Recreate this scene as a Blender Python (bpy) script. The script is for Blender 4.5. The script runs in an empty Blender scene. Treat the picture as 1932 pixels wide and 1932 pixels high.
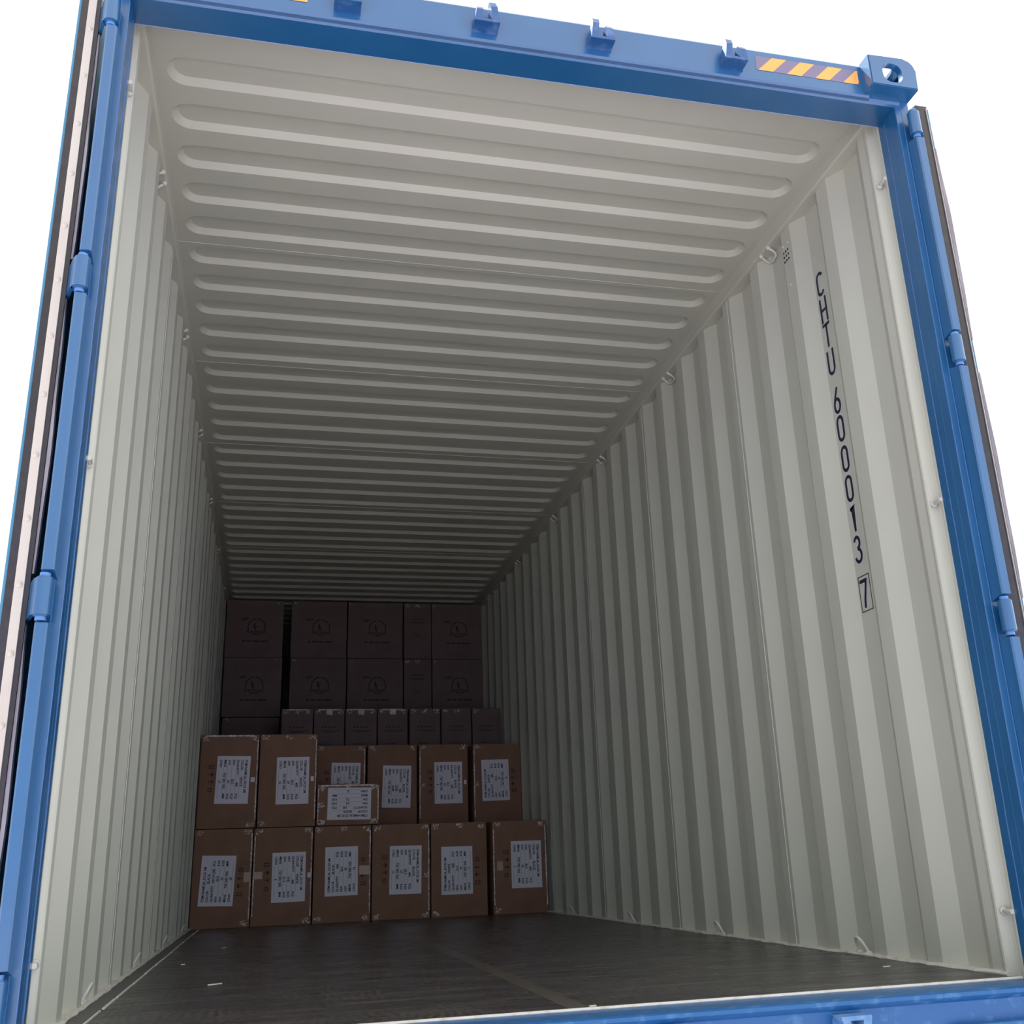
import bpy, bmesh, math, random
from mathutils import Vector, Matrix
random.seed(7)
C = bpy.context.scene.collection
S = bpy.context.scene

# ------------------------------------------------------------------ camera
cam = bpy.data.cameras.new('camera')
cam.sensor_width = 36.0
cam.lens = 1975.4 * 36.0 / 1932.0
cam.shift_x = (966.0 - 1003.93) / 1932.0
cam.shift_y = (947.02 - 966.0) / 1932.0
cam.clip_start = 0.05
cam.clip_end = 500
co = bpy.data.objects.new('camera', cam)
C.objects.link(co)
R_, F_, U_ = (0.97196736, -0.23227997, -0.03640695), (0.23129010, 0.91679905, 0.32555246), (-0.04224146, -0.32484693, 0.94482280)
co.matrix_world = Matrix(((R_[0], U_[0], -F_[0], -0.70761), (R_[1], U_[1], -F_[1], -2.52920), (R_[2], U_[2], -F_[2], 0.32141), (0, 0, 0, 1)))
S.camera = co

# ------------------------------------------------------------------ sky and exposure
w = bpy.data.worlds.new('hazy_sky')
S.world = w
w.use_nodes = True
nt = w.node_tree
nt.nodes.clear()
out = nt.nodes.new('ShaderNodeOutputWorld')
bg = nt.nodes.new('ShaderNodeBackground')
tc = nt.nodes.new('ShaderNodeTexCoord')
sep = nt.nodes.new('ShaderNodeSeparateXYZ')
cr = nt.nodes.new('ShaderNodeValToRGB')
cr.color_ramp.elements[0].position = 0.0
cr.color_ramp.elements[0].color = (0.24, 0.46, 1.0, 1)
cr.color_ramp.elements[1].position = 0.55
cr.color_ramp.elements[1].color = (1.05, 1.0, 0.93, 1)
e = cr.color_ramp.elements.new(0.12)
e.color = (0.74, 0.84, 1.04, 1)
nt.links.new(tc.outputs['Generated'], sep.inputs[0])
nt.links.new(sep.outputs['Z'], cr.inputs[0])
# blue horizon band added behind camera, to tint the interior; far side white haze
mr = nt.nodes.new('ShaderNodeMapRange')
mr.inputs['From Min'].default_value = -0.35
mr.inputs['From Max'].default_value = 0.15
nt.links.new(sep.outputs['Y'], mr.inputs['Value'])
mx = nt.nodes.new('ShaderNodeMix')
mx.data_type = 'RGBA'
nt.links.new(mr.outputs[0], mx.inputs[0])
nt.links.new(cr.outputs[0], mx.inputs[6])
mx.inputs[7].default_value = (1.0, 1.0, 0.98, 1)
nt.links.new(mx.outputs[2], bg.inputs['Color'])
# the sky is brighter towards the right-hand side of the yard
sx = nt.nodes.new('ShaderNodeMath')
sx.operation = 'MULTIPLY_ADD'
nt.links.new(sep.outputs['X'], sx.inputs[0])
sx.inputs[1].default_value = 0.36
sx.inputs[2].default_value = 1.52
nt.links.new(sx.outputs[0], bg.inputs['Strength'])
nt.links.new(bg.outputs[0], out.inputs['Surface'])
S.view_settings.view_transform = 'Standard'
S.view_settings.look = 'None'
S.view_settings.gamma = 1.0
S.view_settings.use_curve_mapping = False
S.view_settings.exposure = 0.0

sun = bpy.data.lights.new('hazy_sun', 'SUN')
sun.energy = 15.5
sun.angle = math.radians(4)
sun.color = (1.0, 0.985, 0.97)
so = bpy.data.objects.new('hazy_sun', sun)
C.objects.link(so)
so.rotation_euler = Vector((0.30, -0.55, -1.0)).to_track_quat('-Z', 'Y').to_euler()

# ------------------------------------------------------------------ materials
def mat(name, col, rough=0.5, metal=0.0, spec=0.5, col2=None, scale=4.0, amount=1.0, bump=0.0, bscale=40.0,
        stretch=(1, 1, 1), lo=0.35, hi=0.7, coat=0.0, detail=5.0):
    m = bpy.data.materials.new(name)
    m.use_nodes = True
    n = m.node_tree
    b = n.nodes['Principled BSDF']
    b.inputs['Base Color'].default_value = (*col, 1)
    b.inputs['Roughness'].default_value = rough
    b.inputs['Metallic'].default_value = metal
    b.inputs['Specular IOR Level'].default_value = spec
    b.inputs['Coat Weight'].default_value = coat
    b.inputs['Coat Roughness'].default_value = 0.15
    t = n.nodes.new('ShaderNodeTexCoord')
    mp = n.nodes.new('ShaderNodeMapping')
    mp.inputs['Scale'].default_value = stretch
    n.links.new(t.outputs['Object'], mp.inputs[0])
    if col2:
        no = n.nodes.new('ShaderNodeTexNoise')
        no.inputs['Scale'].default_value = scale
        no.inputs['Detail'].default_value = detail
        n.links.new(mp.outputs[0], no.inputs['Vector'])
        r = n.nodes.new('ShaderNodeValToRGB')
        r.color_ramp.elements[0].position = lo
        r.color_ramp.elements[1].position = hi
        r.color_ramp.elements[0].color = (*col, 1)
        r.color_ramp.elements[1].color = (*[a + (c - a) * amount for a, c in zip(col, col2)], 1)
        n.links.new(no.outputs['Fac'], r.inputs[0])
        n.links.new(r.outputs[0], b.inputs['Base Color'])
    if bump:
        nb = n.nodes.new('ShaderNodeTexNoise')
        nb.inputs['Scale'].default_value = bscale
        nb.inputs['Detail'].default_value = 6
        n.links.new(mp.outputs[0], nb.inputs['Vector'])
        bp = n.nodes.new('ShaderNodeBump')
        bp.inputs['Strength'].default_value = bump
        bp.inputs['Distance'].default_value = 0.01
        n.links.new(nb.outputs['Fac'], bp.inputs['Height'])
        n.links.new(bp.outputs[0], b.inputs['Normal'])
    return m

BEIGE = mat('beige_container_paint', (0.570, 0.590, 0.490), 0.40, col2=(0.545, 0.560, 0.470), scale=3.0, bump=0.015, bscale=25)
SEAM = mat('pale_weld_paint', (0.70, 0.69, 0.63), 0.4, bump=0.1, bscale=120)
BLUE = mat('blue_steel_paint', (0.013, 0.104, 0.250), 0.28, spec=0.8, col2=(0.019, 0.120, 0.280), scale=5.0, bump=0.04, bscale=35, coat=0.35)
DOORM = mat('cyan_blue_door_paint', (0.06, 0.24, 0.40), 0.4, col2=(0.08, 0.28, 0.44), scale=4)
SILLM = mat('scuffed_blue_paint', (0.014, 0.112, 0.31), 0.38, spec=0.5, col2=(0.10, 0.27, 0.50), scale=26.0, lo=0.55, hi=0.85, bump=0.12, bscale=60, stretch=(1, 3, 1))
RUBBER = mat('black_door_rubber', (0.022, 0.020, 0.024), 0.38, col2=(0.035, 0.032, 0.036), scale=30, bump=0.05, bscale=50)
LIPR = mat('rubber_lip_glint', (0.30, 0.28, 0.31), 0.22, spec=0.9, col2=(0.18, 0.165, 0.19), scale=6)  # sky glint on the black rubber, put into a pale colour
CREAM = mat('cream_retainer_paint', (0.60, 0.56, 0.48), 0.4, col2=(0.50, 0.45, 0.37), scale=9, lo=0.5, hi=0.8, stretch=(1, 1, 0.4))
RIVET = mat('cream_rivet_paint', (0.60, 0.55, 0.46), 0.35)
INK = mat('black_ink', (0.02, 0.022, 0.03), 0.6)
INKNAVY = mat('navy_vinyl', (0.008, 0.012, 0.03), 0.4)
HALO = mat('pale_vinyl_backing', (0.62, 0.64, 0.64), 0.35)
FADED = mat('faded_carton_print', (0.050, 0.034, 0.034), 0.8)
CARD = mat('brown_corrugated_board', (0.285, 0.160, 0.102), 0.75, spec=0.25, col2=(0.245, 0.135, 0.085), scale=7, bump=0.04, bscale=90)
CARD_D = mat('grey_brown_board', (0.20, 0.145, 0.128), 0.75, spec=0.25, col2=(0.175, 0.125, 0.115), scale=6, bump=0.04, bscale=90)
TAPE = mat('crinkled_clear_tape_glints', (0.50, 0.38, 0.30), 0.22, spec=1.0, col2=(0.86, 0.78, 0.72), scale=90, lo=0.38, hi=0.58, bump=0.5, bscale=120)  # pale flecks put the glints of the clear tape into its colour
TAPER = mat('pink_tape', (0.50, 0.32, 0.28), 0.35, col2=(0.66, 0.52, 0.46), scale=70)
PATCH = mat('tan_tape_patch', (0.48, 0.34, 0.24), 0.4, spec=0.7, col2=(0.40, 0.26, 0.18), scale=25)
WHITE = mat('white_label_paper', (0.74, 0.72, 0.76), 0.55, col2=(0.70, 0.69, 0.74), scale=5)
ORANGE = mat('orange_reflective_tape', (0.95, 0.42, 0.10), 0.35)
MAUVE = mat('dark_reflective_tape', (0.20, 0.17, 0.26), 0.35)
GALV = mat('dark_steel_strip', (0.10, 0.105, 0.10), 0.5, metal=0.0, col2=(0.13, 0.13, 0.12), scale=10, stretch=(1, .2, 1))
CAULK = mat('white_sealant', (0.74, 0.72, 0.66), 0.5, col2=(0.55, 0.5, 0.42), scale=30, lo=0.5, hi=0.75)
HOLE = mat('vent_hole_dark', (0.01, 0.012, 0.018), 0.9)
WOOD = mat('pale_splinter_wood', (0.80, 0.74, 0.64), 0.7)
GROUNDM = mat('pale_concrete', (0.365, 0.330, 0.385), 0.85, col2=(0.315, 0.285, 0.335), scale=1.5, bump=0.2, bscale=8)

def floor_material():
    m = bpy.data.materials.new('dark_scuffed_plywood')
    m.use_nodes = True
    n = m.node_tree
    L = n.links.new
    b = n.nodes['Principled BSDF']
    t = n.nodes.new('ShaderNodeTexCoord')
    def noise(sc, stretch, det=8, rot=0.0, dist=0.0):
        mp = n.nodes.new('ShaderNodeMapping')
        mp.inputs['Scale'].default_value = stretch
        mp.inputs['Rotation'].default_value = (0, 0, rot)
        L(t.outputs['Object'], mp.inputs[0])
        x = n.nodes.new('ShaderNodeTexNoise')
        x.inputs['Scale'].default_value = sc
        x.inputs['Detail'].default_value = det
        x.inputs['Roughness'].default_value = 0.65
        x.inputs['Distortion'].default_value = dist
        L(mp.outputs[0], x.inputs['Vector'])
        return x
    def ramp(x, a, c, ca, cb):
        r = n.nodes.new('ShaderNodeValToRGB')
        r.color_ramp.elements[0].position = a
        r.color_ramp.elements[1].position = c
        r.color_ramp.elements[0].color = (*ca, 1)
        r.color_ramp.elements[1].color = (*cb, 1)
        L(x.outputs['Fac'], r.inputs[0])
        return r
    def mix(fac, a, c):
        x = n.nodes.new('ShaderNodeMix')
        x.data_type = 'RGBA'
        L(fac, x.inputs[0]); L(a, x.inputs[6]); L(c, x.inputs[7])
        return x.outputs[2]
    base = ramp(noise(2.2, (1, 1, 1)), 0.35, 0.7, (0.036, 0.031, 0.037), (0.054, 0.055, 0.052))
    scr = ramp(noise(3.2, (0.7, 7, 1), 10, 0.05, 0.7), 0.50, 0.72, (0, 0, 0), (0.7, 0.7, 0.7))
    pale = ramp(noise(3, (1, 1, 1)), 0.4, 0.6, (0.200, 0.172, 0.145), (0.140, 0.138, 0.124))
    c1 = mix(scr.outputs[0], base.outputs[0], pale.outputs[0])
    scf = ramp(noise(60, (0.35, 3.2, 1), 4, 0.12), 0.70, 0.78, (0, 0, 0), (0.45, 0.45, 0.45))
    white = n.nodes.new('ShaderNodeRGB')
    white.outputs[0].default_value = (0.26, 0.23, 0.20, 1)
    c2 = mix(scf.outputs[0], c1, white.outputs[0])
    wc = n.nodes.new('ShaderNodeTexWave')
    wc.wave_type = 'BANDS'
    wc.bands_direction = 'X'
    wc.inputs['Scale'].default_value = 13
    wc.inputs['Distortion'].default_value = 11
    wc.inputs['Detail'].default_value = 2
    wc.inputs['Detail Scale'].default_value = 0.5
    L(t.outputs['Object'], wc.inputs['Vector'])
    msk = ramp(noise(2.6, (1, 1.6, 1), 3), 0.46, 0.60, (0, 0, 0), (0.75, 0.75, 0.75))
    rip = n.nodes.new('ShaderNodeMath')
    rip.operation = 'MULTIPLY'
    wr = ramp(wc, 0.35, 0.75, (0, 0, 0), (1, 1, 1))
    L(wr.outputs[0], rip.inputs[0])
    L(msk.outputs[0], rip.inputs[1])
    worn = n.nodes.new('ShaderNodeRGB')
    worn.outputs[0].default_value = (0.105, 0.092, 0.080, 1)
    c3 = mix(rip.outputs[0], c2, worn.outputs[0])
    L(c3, b.inputs['Base Color'])
    rr = ramp(noise(5, (1, 4, 1), 6), 0.3, 0.7, (0.20, 0.20, 0.20), (0.42, 0.42, 0.42))
    L(rr.outputs[0], b.inputs['Roughness'])
    # rippled grain with long arcs, plus fine roughness
    wv = n.nodes.new('ShaderNodeTexWave')
    wv.wave_type = 'BANDS'
    wv.bands_direction = 'X'
    wv.inputs['Scale'].default_value = 14
    wv.inputs['Distortion'].default_value = 9
    wv.inputs['Detail'].default_value = 3
    wv.inputs['Detail Scale'].default_value = 0.6
    L(t.outputs['Object'], wv.inputs['Vector'])
    ad = n.nodes.new('ShaderNodeMath')
    ad.operation = 'MULTIPLY_ADD'
    nz = noise(30, (1, 5, 1), 6)
    L(wv.outputs['Fac'], ad.inputs[0])
    ad.inputs[1].default_value = 0.45
    L(nz.outputs['Fac'], ad.inputs[2])
    bp = n.nodes.new('ShaderNodeBump')
    bp.inputs['Strength'].default_value = 0.30
    bp.inputs['Distance'].default_value = 0.003
    L(ad.outputs[0], bp.inputs['Height'])
    L(bp.outputs[0], b.inputs['Normal'])
    b.inputs['Specular IOR Level'].default_value = 0.5
    return m
FLOORM = floor_material()

# ------------------------------------------------------------------ helpers
def link_mesh(name, me, parent=None, m=None, loc=None):
    o = bpy.data.objects.new(name, me)
    C.objects.link(o)
    if m and len(me.materials) == 0:
        me.materials.append(m)
    if parent:
        o.parent = parent
    if loc:
        o.location = loc
    return o

def obj(name, bm, m, parent=None, smooth=False, loc=None):
    me = bpy.data.meshes.new(name)
    bmesh.ops.recalc_face_normals(bm, faces=bm.faces)
    bm.to_mesh(me)
    bm.free()
    if smooth:
        for p in me.polygons:
            p.use_smooth = True
        me.set_sharp_from_angle(angle=math.radians(40))
    return link_mesh(name, me, parent, m, loc)

def struct(name, bm, m, smooth=False):
    o = obj(name, bm, m, None, smooth)
    o['kind'] = 'structure'
    return o

def empty(name, loc, label=None, cat=None, group=None, kind=None):
    o = bpy.data.objects.new(name, None)
    C.objects.link(o)
    o.location = loc
    o.empty_display_size = 0.1
    if label: o['label'] = label
    if cat: o['category'] = cat
    if group: o['group'] = group
    if kind: o['kind'] = kind
    return o

def box(bm, x0, x1, y0, y1, z0, z1, bev=0.0, seg=2):
    r = bmesh.ops.create_cube(bm, size=1.0)
    vs = r['verts']
    for v in vs:
        v.co = Vector(((x0 + x1) / 2 + v.co.x * (x1 - x0), (y0 + y1) / 2 + v.co.y * (y1 - y0), (z0 + z1) / 2 + v.co.z * (z1 - z0)))
    if bev:
        es = list({e for v in vs for e in v.link_edges})
        bmesh.ops.bevel(bm, geom=es, offset=bev, segments=seg, affect='EDGES', profile=0.6)

def extrude_profile(bm, pts, axis, a, b, closed=True):
    """pts: 2-D profile; extruded between a and b along axis ('x','y','z')."""
    def mk(p, t):
        if axis == 'z': return bm.verts.new((p[0], p[1], t))
        if axis == 'x': return bm.verts.new((t, p[0], p[1]))
        return bm.verts.new((p[0], t, p[1]))
    A = [mk(p, a) for p in pts]
    B = [mk(p, b) for p in pts]
    n = len(pts)
    for i in range(n if closed else n - 1):
        j = (i + 1) % n
        bm.faces.new((A[i], A[j], B[j], B[i]))
    if closed:
        bm.faces.new(A)
        bm.faces.new(list(reversed(B)))
    return A, B

def tube(bm, pts, r, seg=10, caps=True):
    pts = [Vector(p) for p in pts]
    rings = []
    up = None
    for i, p in enumerate(pts):
        if i == 0: d = pts[1] - pts[0]
        elif i == len(pts) - 1: d = pts[-1] - pts[-2]
        else: d = (pts[i + 1] - pts[i]).normalized() + (pts[i] - pts[i - 1]).normalized()
        d.normalize()
        if up is None:
            up = Vector((0, 0, 1)) if abs(d.z) < 0.9 else Vector((1, 0, 0))
        sx = d.cross(up).normalized()
        up = sx.cross(d).normalized()
        rings.append([bm.verts.new(p + (sx * math.cos(2 * math.pi * k / seg) + up * math.sin(2 * math.pi * k / seg)) * r) for k in range(seg)])
    for a, b in zip(rings, rings[1:]):
        for k in range(seg):
            bm.faces.new((a[k], a[(k + 1) % seg], b[(k + 1) % seg], b[k]))
    if caps:
        bm.faces.new(list(reversed(rings[0])))
        bm.faces.new(rings[-1])

def poly(bm, pts, t=0.0):
    vs = [bm.verts.new(p) for p in pts]
    f = bm.faces.new(vs)
    return f

def text_mesh(s, size, align='LEFT', offset=0.0, space=1.0):
    cu = bpy.data.curves.new('text', 'FONT')
    cu.body = s
    cu.size = size
    cu.align_x = align
    cu.offset = offset
    cu.space_character = space
    cu.resolution_u = 3
    o = bpy.data.objects.new('text', cu)
    C.objects.link(o)
    dg = bpy.context.evaluated_depsgraph_get()
    dg.update()
    me = bpy.data.meshes.new_from_object(o.evaluated_get(dg))
    bpy.data.objects.remove(o)
    bpy.data.curves.remove(cu)
    return me

def add_text(bm, s, size, M, align='LEFT', offset=0.0, sx=1.0, sy=1.0):
    me = text_mesh(s, size, align, offset)
    n0 = len(bm.verts)
    me.transform(M @ Matrix.Diagonal((sx, sy, 1, 1)))
    bm.from_mesh(me)
    bpy.data.meshes.remove(me)

# ------------------------------------------------------------------ container shell
LEN = 12.03
ZR = 2.705          # roof sheet
P = 0.2905          # corrugation pitch of the side walls
def wall_profile():
    """(y, depth outward) of the inner face, door end to far end."""
    pr = [(0.0, 0.000), (0.008, 0.000), (0.011, 0.002), (0.016, 0.010), (0.022, 0.018), (0.030, 0.022), (0.042, 0.021), (0.050, 0.016), (0.056, 0.007), (0.061, 0.000), (0.066, -0.004), (0.073, -0.0045), (0.082, -0.001), (0.090, 0.0)]
    y = 0.126
    pr.append((y, 0.0))
    pr += [(0.193, 0.036), (0.284, 0.036), (0.350, 0.0)]
    y = 0.350
    while y + P < LEN:
        pr += [(y + 0.073, 0.0), (y + 0.138, 0.036), (y + 0.2255, 0.036), (y + P, 0.0)]
        y += P
    pr.append((LEN, 0.0))
    return pr
PR = wall_profile()
XW = 1.170

def make_wall(name, s):
    bm = bmesh.new()
    inner = [(s * (XW + d), y) for y, d in PR]
    outer = [(s * (XW + d + 0.003), y) for y, d in reversed(PR)]
    extrude_profile(bm, inner + outer, 'z', -0.03, 2.66)
    return struct(name, bm, BEIGE)
wall_l = make_wall('wall_left', -1)
wall_r = make_wall('wall_right', 1)
bm = bmesh.new()
prb = []
x = -1.21
while x < 1.21:
    prb += [(x, LEN - 0.03), (x + 0.07, LEN - 0.03), (x + 0.12, LEN), (x + 0.2, LEN), (x + 0.25, LEN - 0.03)]
    x += 0.25
prb = [p for p in prb if p[0] <= 1.22]
extrude_profile(bm, prb + [(1.22, LEN + 0.03), (-1.21, LEN + 0.03)], 'z', -0.03, 2.76)
struct('wall_back', bm, BEIGE)

# wall parts: top rails, bottom weld beads, panel seams
def wall_parts(w, s):
    bm = bmesh.new()
    x0, x1 = 1.153, 1.222
    pts = [(s * x0, 2.652), (s * (x0 + 0.006), 2.646), (s * x1, 2.646), (s * x1, ZR + 0.03), (s * x0, ZR + 0.03)]
    extrude_profile(bm, pts, 'y', 0.0, LEN)
    obj('top_rail', bm, BEIGE, w)
    bm = bmesh.new()
    n = 160
    prev = None
    rnd = random.Random(5 if s > 0 else 9)
    pts = []
    for i in range(n + 1):
        y = 0.06 + i * (7.0 - 0.06) / n
        pts.append((s * (XW - 0.004 + rnd.uniform(-0.003, 0.003)), y, 0.002 + rnd.uniform(-0.001, 0.003)))
    tube(bm, pts, 0.0075, 6)
    box(bm, s * 1.212, s * 1.168, 0.06, LEN, -0.01, 0.006) if s < 0 else box(bm, 1.168, 1.212, 0.06, LEN, -0.01, 0.006)
    obj('sealant_bead', bm, CAULK, w)
    for k in range(1, 9):
        bm = bmesh.new()
        yy = 0.083 + 4 * P * k
        if yy > LEN - .3: break
        a, b = sorted((s * (XW - 0.0016), s * (XW + 0.001)))
        box(bm, a, b, yy, yy + 0.003, 0.0, 2.646)
        obj('panel_weld', bm, SEAM, w)
wall_parts(wall_l, -1)
wall_parts(wall_r, 1)

# ceiling: pressed roof sheet with one rounded recess every 0.2125 m
def make_ceiling():
    bm = bmesh.new()
    pitch = 0.2125
    XH = 1.215
    y = 0.232
    tiles = []
    edges_y = [0.0]
    k = 0
    nseg = 6
    def rrect(xh, y0, y1, r, z):
        pts = []
        for cx, cy, a0 in ((xh - r, y1 - r, 0), (-xh + r, y1 - r, 90), (-xh + r, y0 + r, 180), (xh - r, y0 + r, 270)):
            for i in range(nseg + 1):
                a = math.radians(a0 + 90 * i / nseg)
                pts.append(bm.verts.new((cx + r * math.cos(a), cy + r * math.sin(a), z)))
        return pts
    def outer(y0, y1, z):
        pts = []
        for cx, cy in ((XH, y1), (-XH, y1), (-XH, y0), (XH, y0)):
            pts += [(cx, cy)] * (nseg + 1)
        return pts
    def ring(a, b):
        n = len(a)
        for i in range(n):
            j = (i + 1) % n
            bm.faces.new((a[i], a[j], b[j], b[i]))
    strip = lambda y0, y1: bm.faces.new([bm.verts.new(p) for p in ((-XH, y0, ZR), (XH, y0, ZR), (XH, y1, ZR), (-XH, y1, ZR))])
    strip(0.0, y - 0.01)
    while y + pitch < LEN:
        y0, y1 = y, y + 0.127
        t0, t1 = y - 0.01, y + pitch - 0.01
        r1 = rrect(1.118, y0, y1, 0.060, ZR)
        r2 = rrect(1.098, y0 + 0.017, y1 - 0.019, 0.042, ZR + 0.020)
        ring(r1, r2)
        bm.faces.new(r2)
        c = [bm.verts.new(q) for q in ((XH, t1, ZR), (-XH, t1, ZR), (-XH, t0, ZR), (XH, t0, ZR))]
        for q in range(4):
            seg = r1[q * (nseg + 1):(q + 1) * (nseg + 1)]
            for i in range(nseg):
                bm.faces.new((c[q], seg[i + 1], seg[i]))
            nx = r1[((q + 1) % 4) * (nseg + 1)]
            bm.faces.new((c[q], c[(q + 1) % 4], nx, seg[-1]))
        y += pitch
    strip(y - 0.01, LEN)
    bmesh.ops.remove_doubles(bm, verts=bm.verts, dist=0.0002)
    # upper skin so the sheet has thickness
    fs = [bm.verts.new(p) for p in ((-XH, 0, ZR + 0.026), (XH, 0, ZR + 0.026), (XH, LEN, ZR + 0.026), (-XH, LEN, ZR + 0.026))]
    bm.faces.new(fs)
    o = struct('ceiling', bm, BEIGE, smooth=False)
    for p in o.data.polygons:
        p.use_smooth = True
    o.data.set_sharp_from_angle(angle=math.radians(28))
    for yy, dz in ((0.200, 0.0), (1.27, 0.0), (2.33, 0.0), (3.39, 0.0), (4.45, 0.0), (5.52, 0.0)):
        bm = bmesh.new()
        box(bm, -1.15, 1.15, yy, yy + 0.0035, ZR - 0.0018, ZR + 0.001)
        obj('roof_seam', bm, BEIGE, o)
    bm = bmesh.new()
    box(bm, -1.153, 1.153, 0.0, 0.198, ZR - 0.0035, ZR)
    obj('header_plate', bm, BEIGE, o)
make_ceiling()

# floor
bm = bmesh.new()
box(bm, -1.105, 1.212, 0.006, LEN, -0.03, 0.0)
floor = struct('floor', bm, FLOORM)
bm = bmesh.new()
box(bm, -1.212, -1.112, 0.006, LEN, -0.03, 0.0)
obj('edge_plate', bm, GALV, floor)
bm = bmesh.new()
rnd = random.Random(3)
y = 0.03
while y < 5.2:
    L = rnd.uniform(0.18, 0.42)
    a = -1.1125 + rnd.uniform(-0.001, 0.001)
    box(bm, a, a + rnd.uniform(0.005, 0.008), y, y + L, -0.002, 0.0022)
    y += L + rnd.uniform(0.015, 0.05)
obj('edge_sealant', bm, CAULK, floor)
bm = bmesh.new()
box(bm, -0.018, 0.032, 0.02, 4.8, -0.001, 0.0008)
obj('centre_strip', bm, mat('worn_steel_strip', (0.110, 0.098, 0.082), 0.34, col2=(0.060, 0.054, 0.052), scale=6, stretch=(1, .4, 1)), floor)
bm = bmesh.new()
rnd = random.Random(8)
pts = [(-1.16 + i * 2.32 / 90, 0.001 + rnd.uniform(-0.0012, 0.0012), 0.001) for i in range(91)]
tube(bm, pts, 0.0052, 6)
obj('threshold_sealant', bm, CAULK, floor)

# ------------------------------------------------------------------ lashing rings on the walls
def ring_mesh(s):
    bm = bmesh.new()
    pts = []
    for i in range(15):
        a = math.pi * i / 14
        pts.append((-s * (0.004 + 0.022 * math.sin(a)), 0.026 * math.cos(a), 0.006 + 0.046 * math.sin(a)))
    tube(bm, pts, 0.0052, 8)
    for e in (-1, 1):
        bmesh.ops.create_icosphere(bm, subdivisions=2, radius=0.012, matrix=Matrix.Translation((-s * 0.004, e * 0.027, 0.005)) @ Matrix.Diagonal((1, 1.3, 0.7, 1)))
    return bm
def hook_mesh(s):
    bm = bmesh.new()
    pts = [(-s * 0.024, -0.032, 0.017), (-s * 0.008, -0.036, 0.008), (s * 0.006, -0.036, -0.003), (s * 0.013, -0.028, -0.012), (s * 0.014, 0.0, -0.017), (s * 0.013, 0.028, -0.012), (s * 0.006, 0.036, -0.003), (-s * 0.008, 0.036, 0.008), (-s * 0.024, 0.032, 0.017)]
    tube(bm, pts, 0.0055, 8)
    for e in (-1, 1):
        bmesh.ops.create_icosphere(bm, subdivisions=2, radius=0.010, matrix=Matrix.Translation((-s * 0.020, e * 0.032, 0.017)))
    return bm
RINGM = mat('ring_beige_paint', (0.66, 0.66, 0.60), 0.3, spec=0.7)
for s, w, y0 in ((-1, wall_l, 0.775), (1, wall_r, 0.79)):
    first = obj('lashing_ring', ring_mesh(s), RINGM, w, smooth=True, loc=(s * 1.182, y0, 0.004))
    for k in range(1, 4):
        o = first.copy(); C.objects.link(o); o.parent = w
        o.location = (s * 1.182, y0 + 1.163 * k, 0.004)
    first = obj('lashing_hook', hook_mesh(s), RINGM, w, smooth=True, loc=(s * 1.183, 0.775 if s < 0 else 0.842, 2.626))
    for k in range(1, 6):
        o = first.copy(); C.objects.link(o); o.parent = w
        o.location = (s * 1.183, (0.775 if s < 0 else 0.842) + 1.16 * k, 2.626)
    for z in (2.40, 1.285, 0.157):
        bm = bmesh.new()
        tube(bm, [(s * (XW + 0.012), 0.052, z), (s * (XW + 0.0), 0.040, z), (s * (XW - 0.003), 0.004, z)], 0.0062, 10)
        bmesh.ops.create_icosphere(bm, subdivisions=2, radius=0.011, matrix=Matrix.Translation((s * (XW + 0.004), 0.048, z)))
        obj('lashing_rod', bm, RINGM, w, smooth=True)
# vent holes on the right wall
bm = bmesh.new()
for i in range(3):
    for j in range(3):
        y = 0.672 + 0.0165 * i
        z = 2.553 - 0.020 * j
        bmesh.ops.create_cone(bm, cap_ends=True, segments=14, radius1=0.0046, radius2=0.0046, depth=0.002,
                              matrix=Matrix.Translation((XW - 0.0002, y, z)) @ Matrix.Rotation(math.pi / 2, 4, 'Y'))
obj('vent', bm, HOLE, wall_r)
for yv, z in ((0.707, 2.584), (0.667, 2.581), (0.686, 2.402)):
    bm = bmesh.new()
    bmesh.ops.create_icosphere(bm, subdivisions=2, radius=0.006, matrix=Matrix.Translation((XW, yv, z)) @ Matrix.Diagonal((0.5, 1, 1, 1)))
    obj('vent_rivet', bm, RINGM, wall_r, smooth=True)

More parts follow.
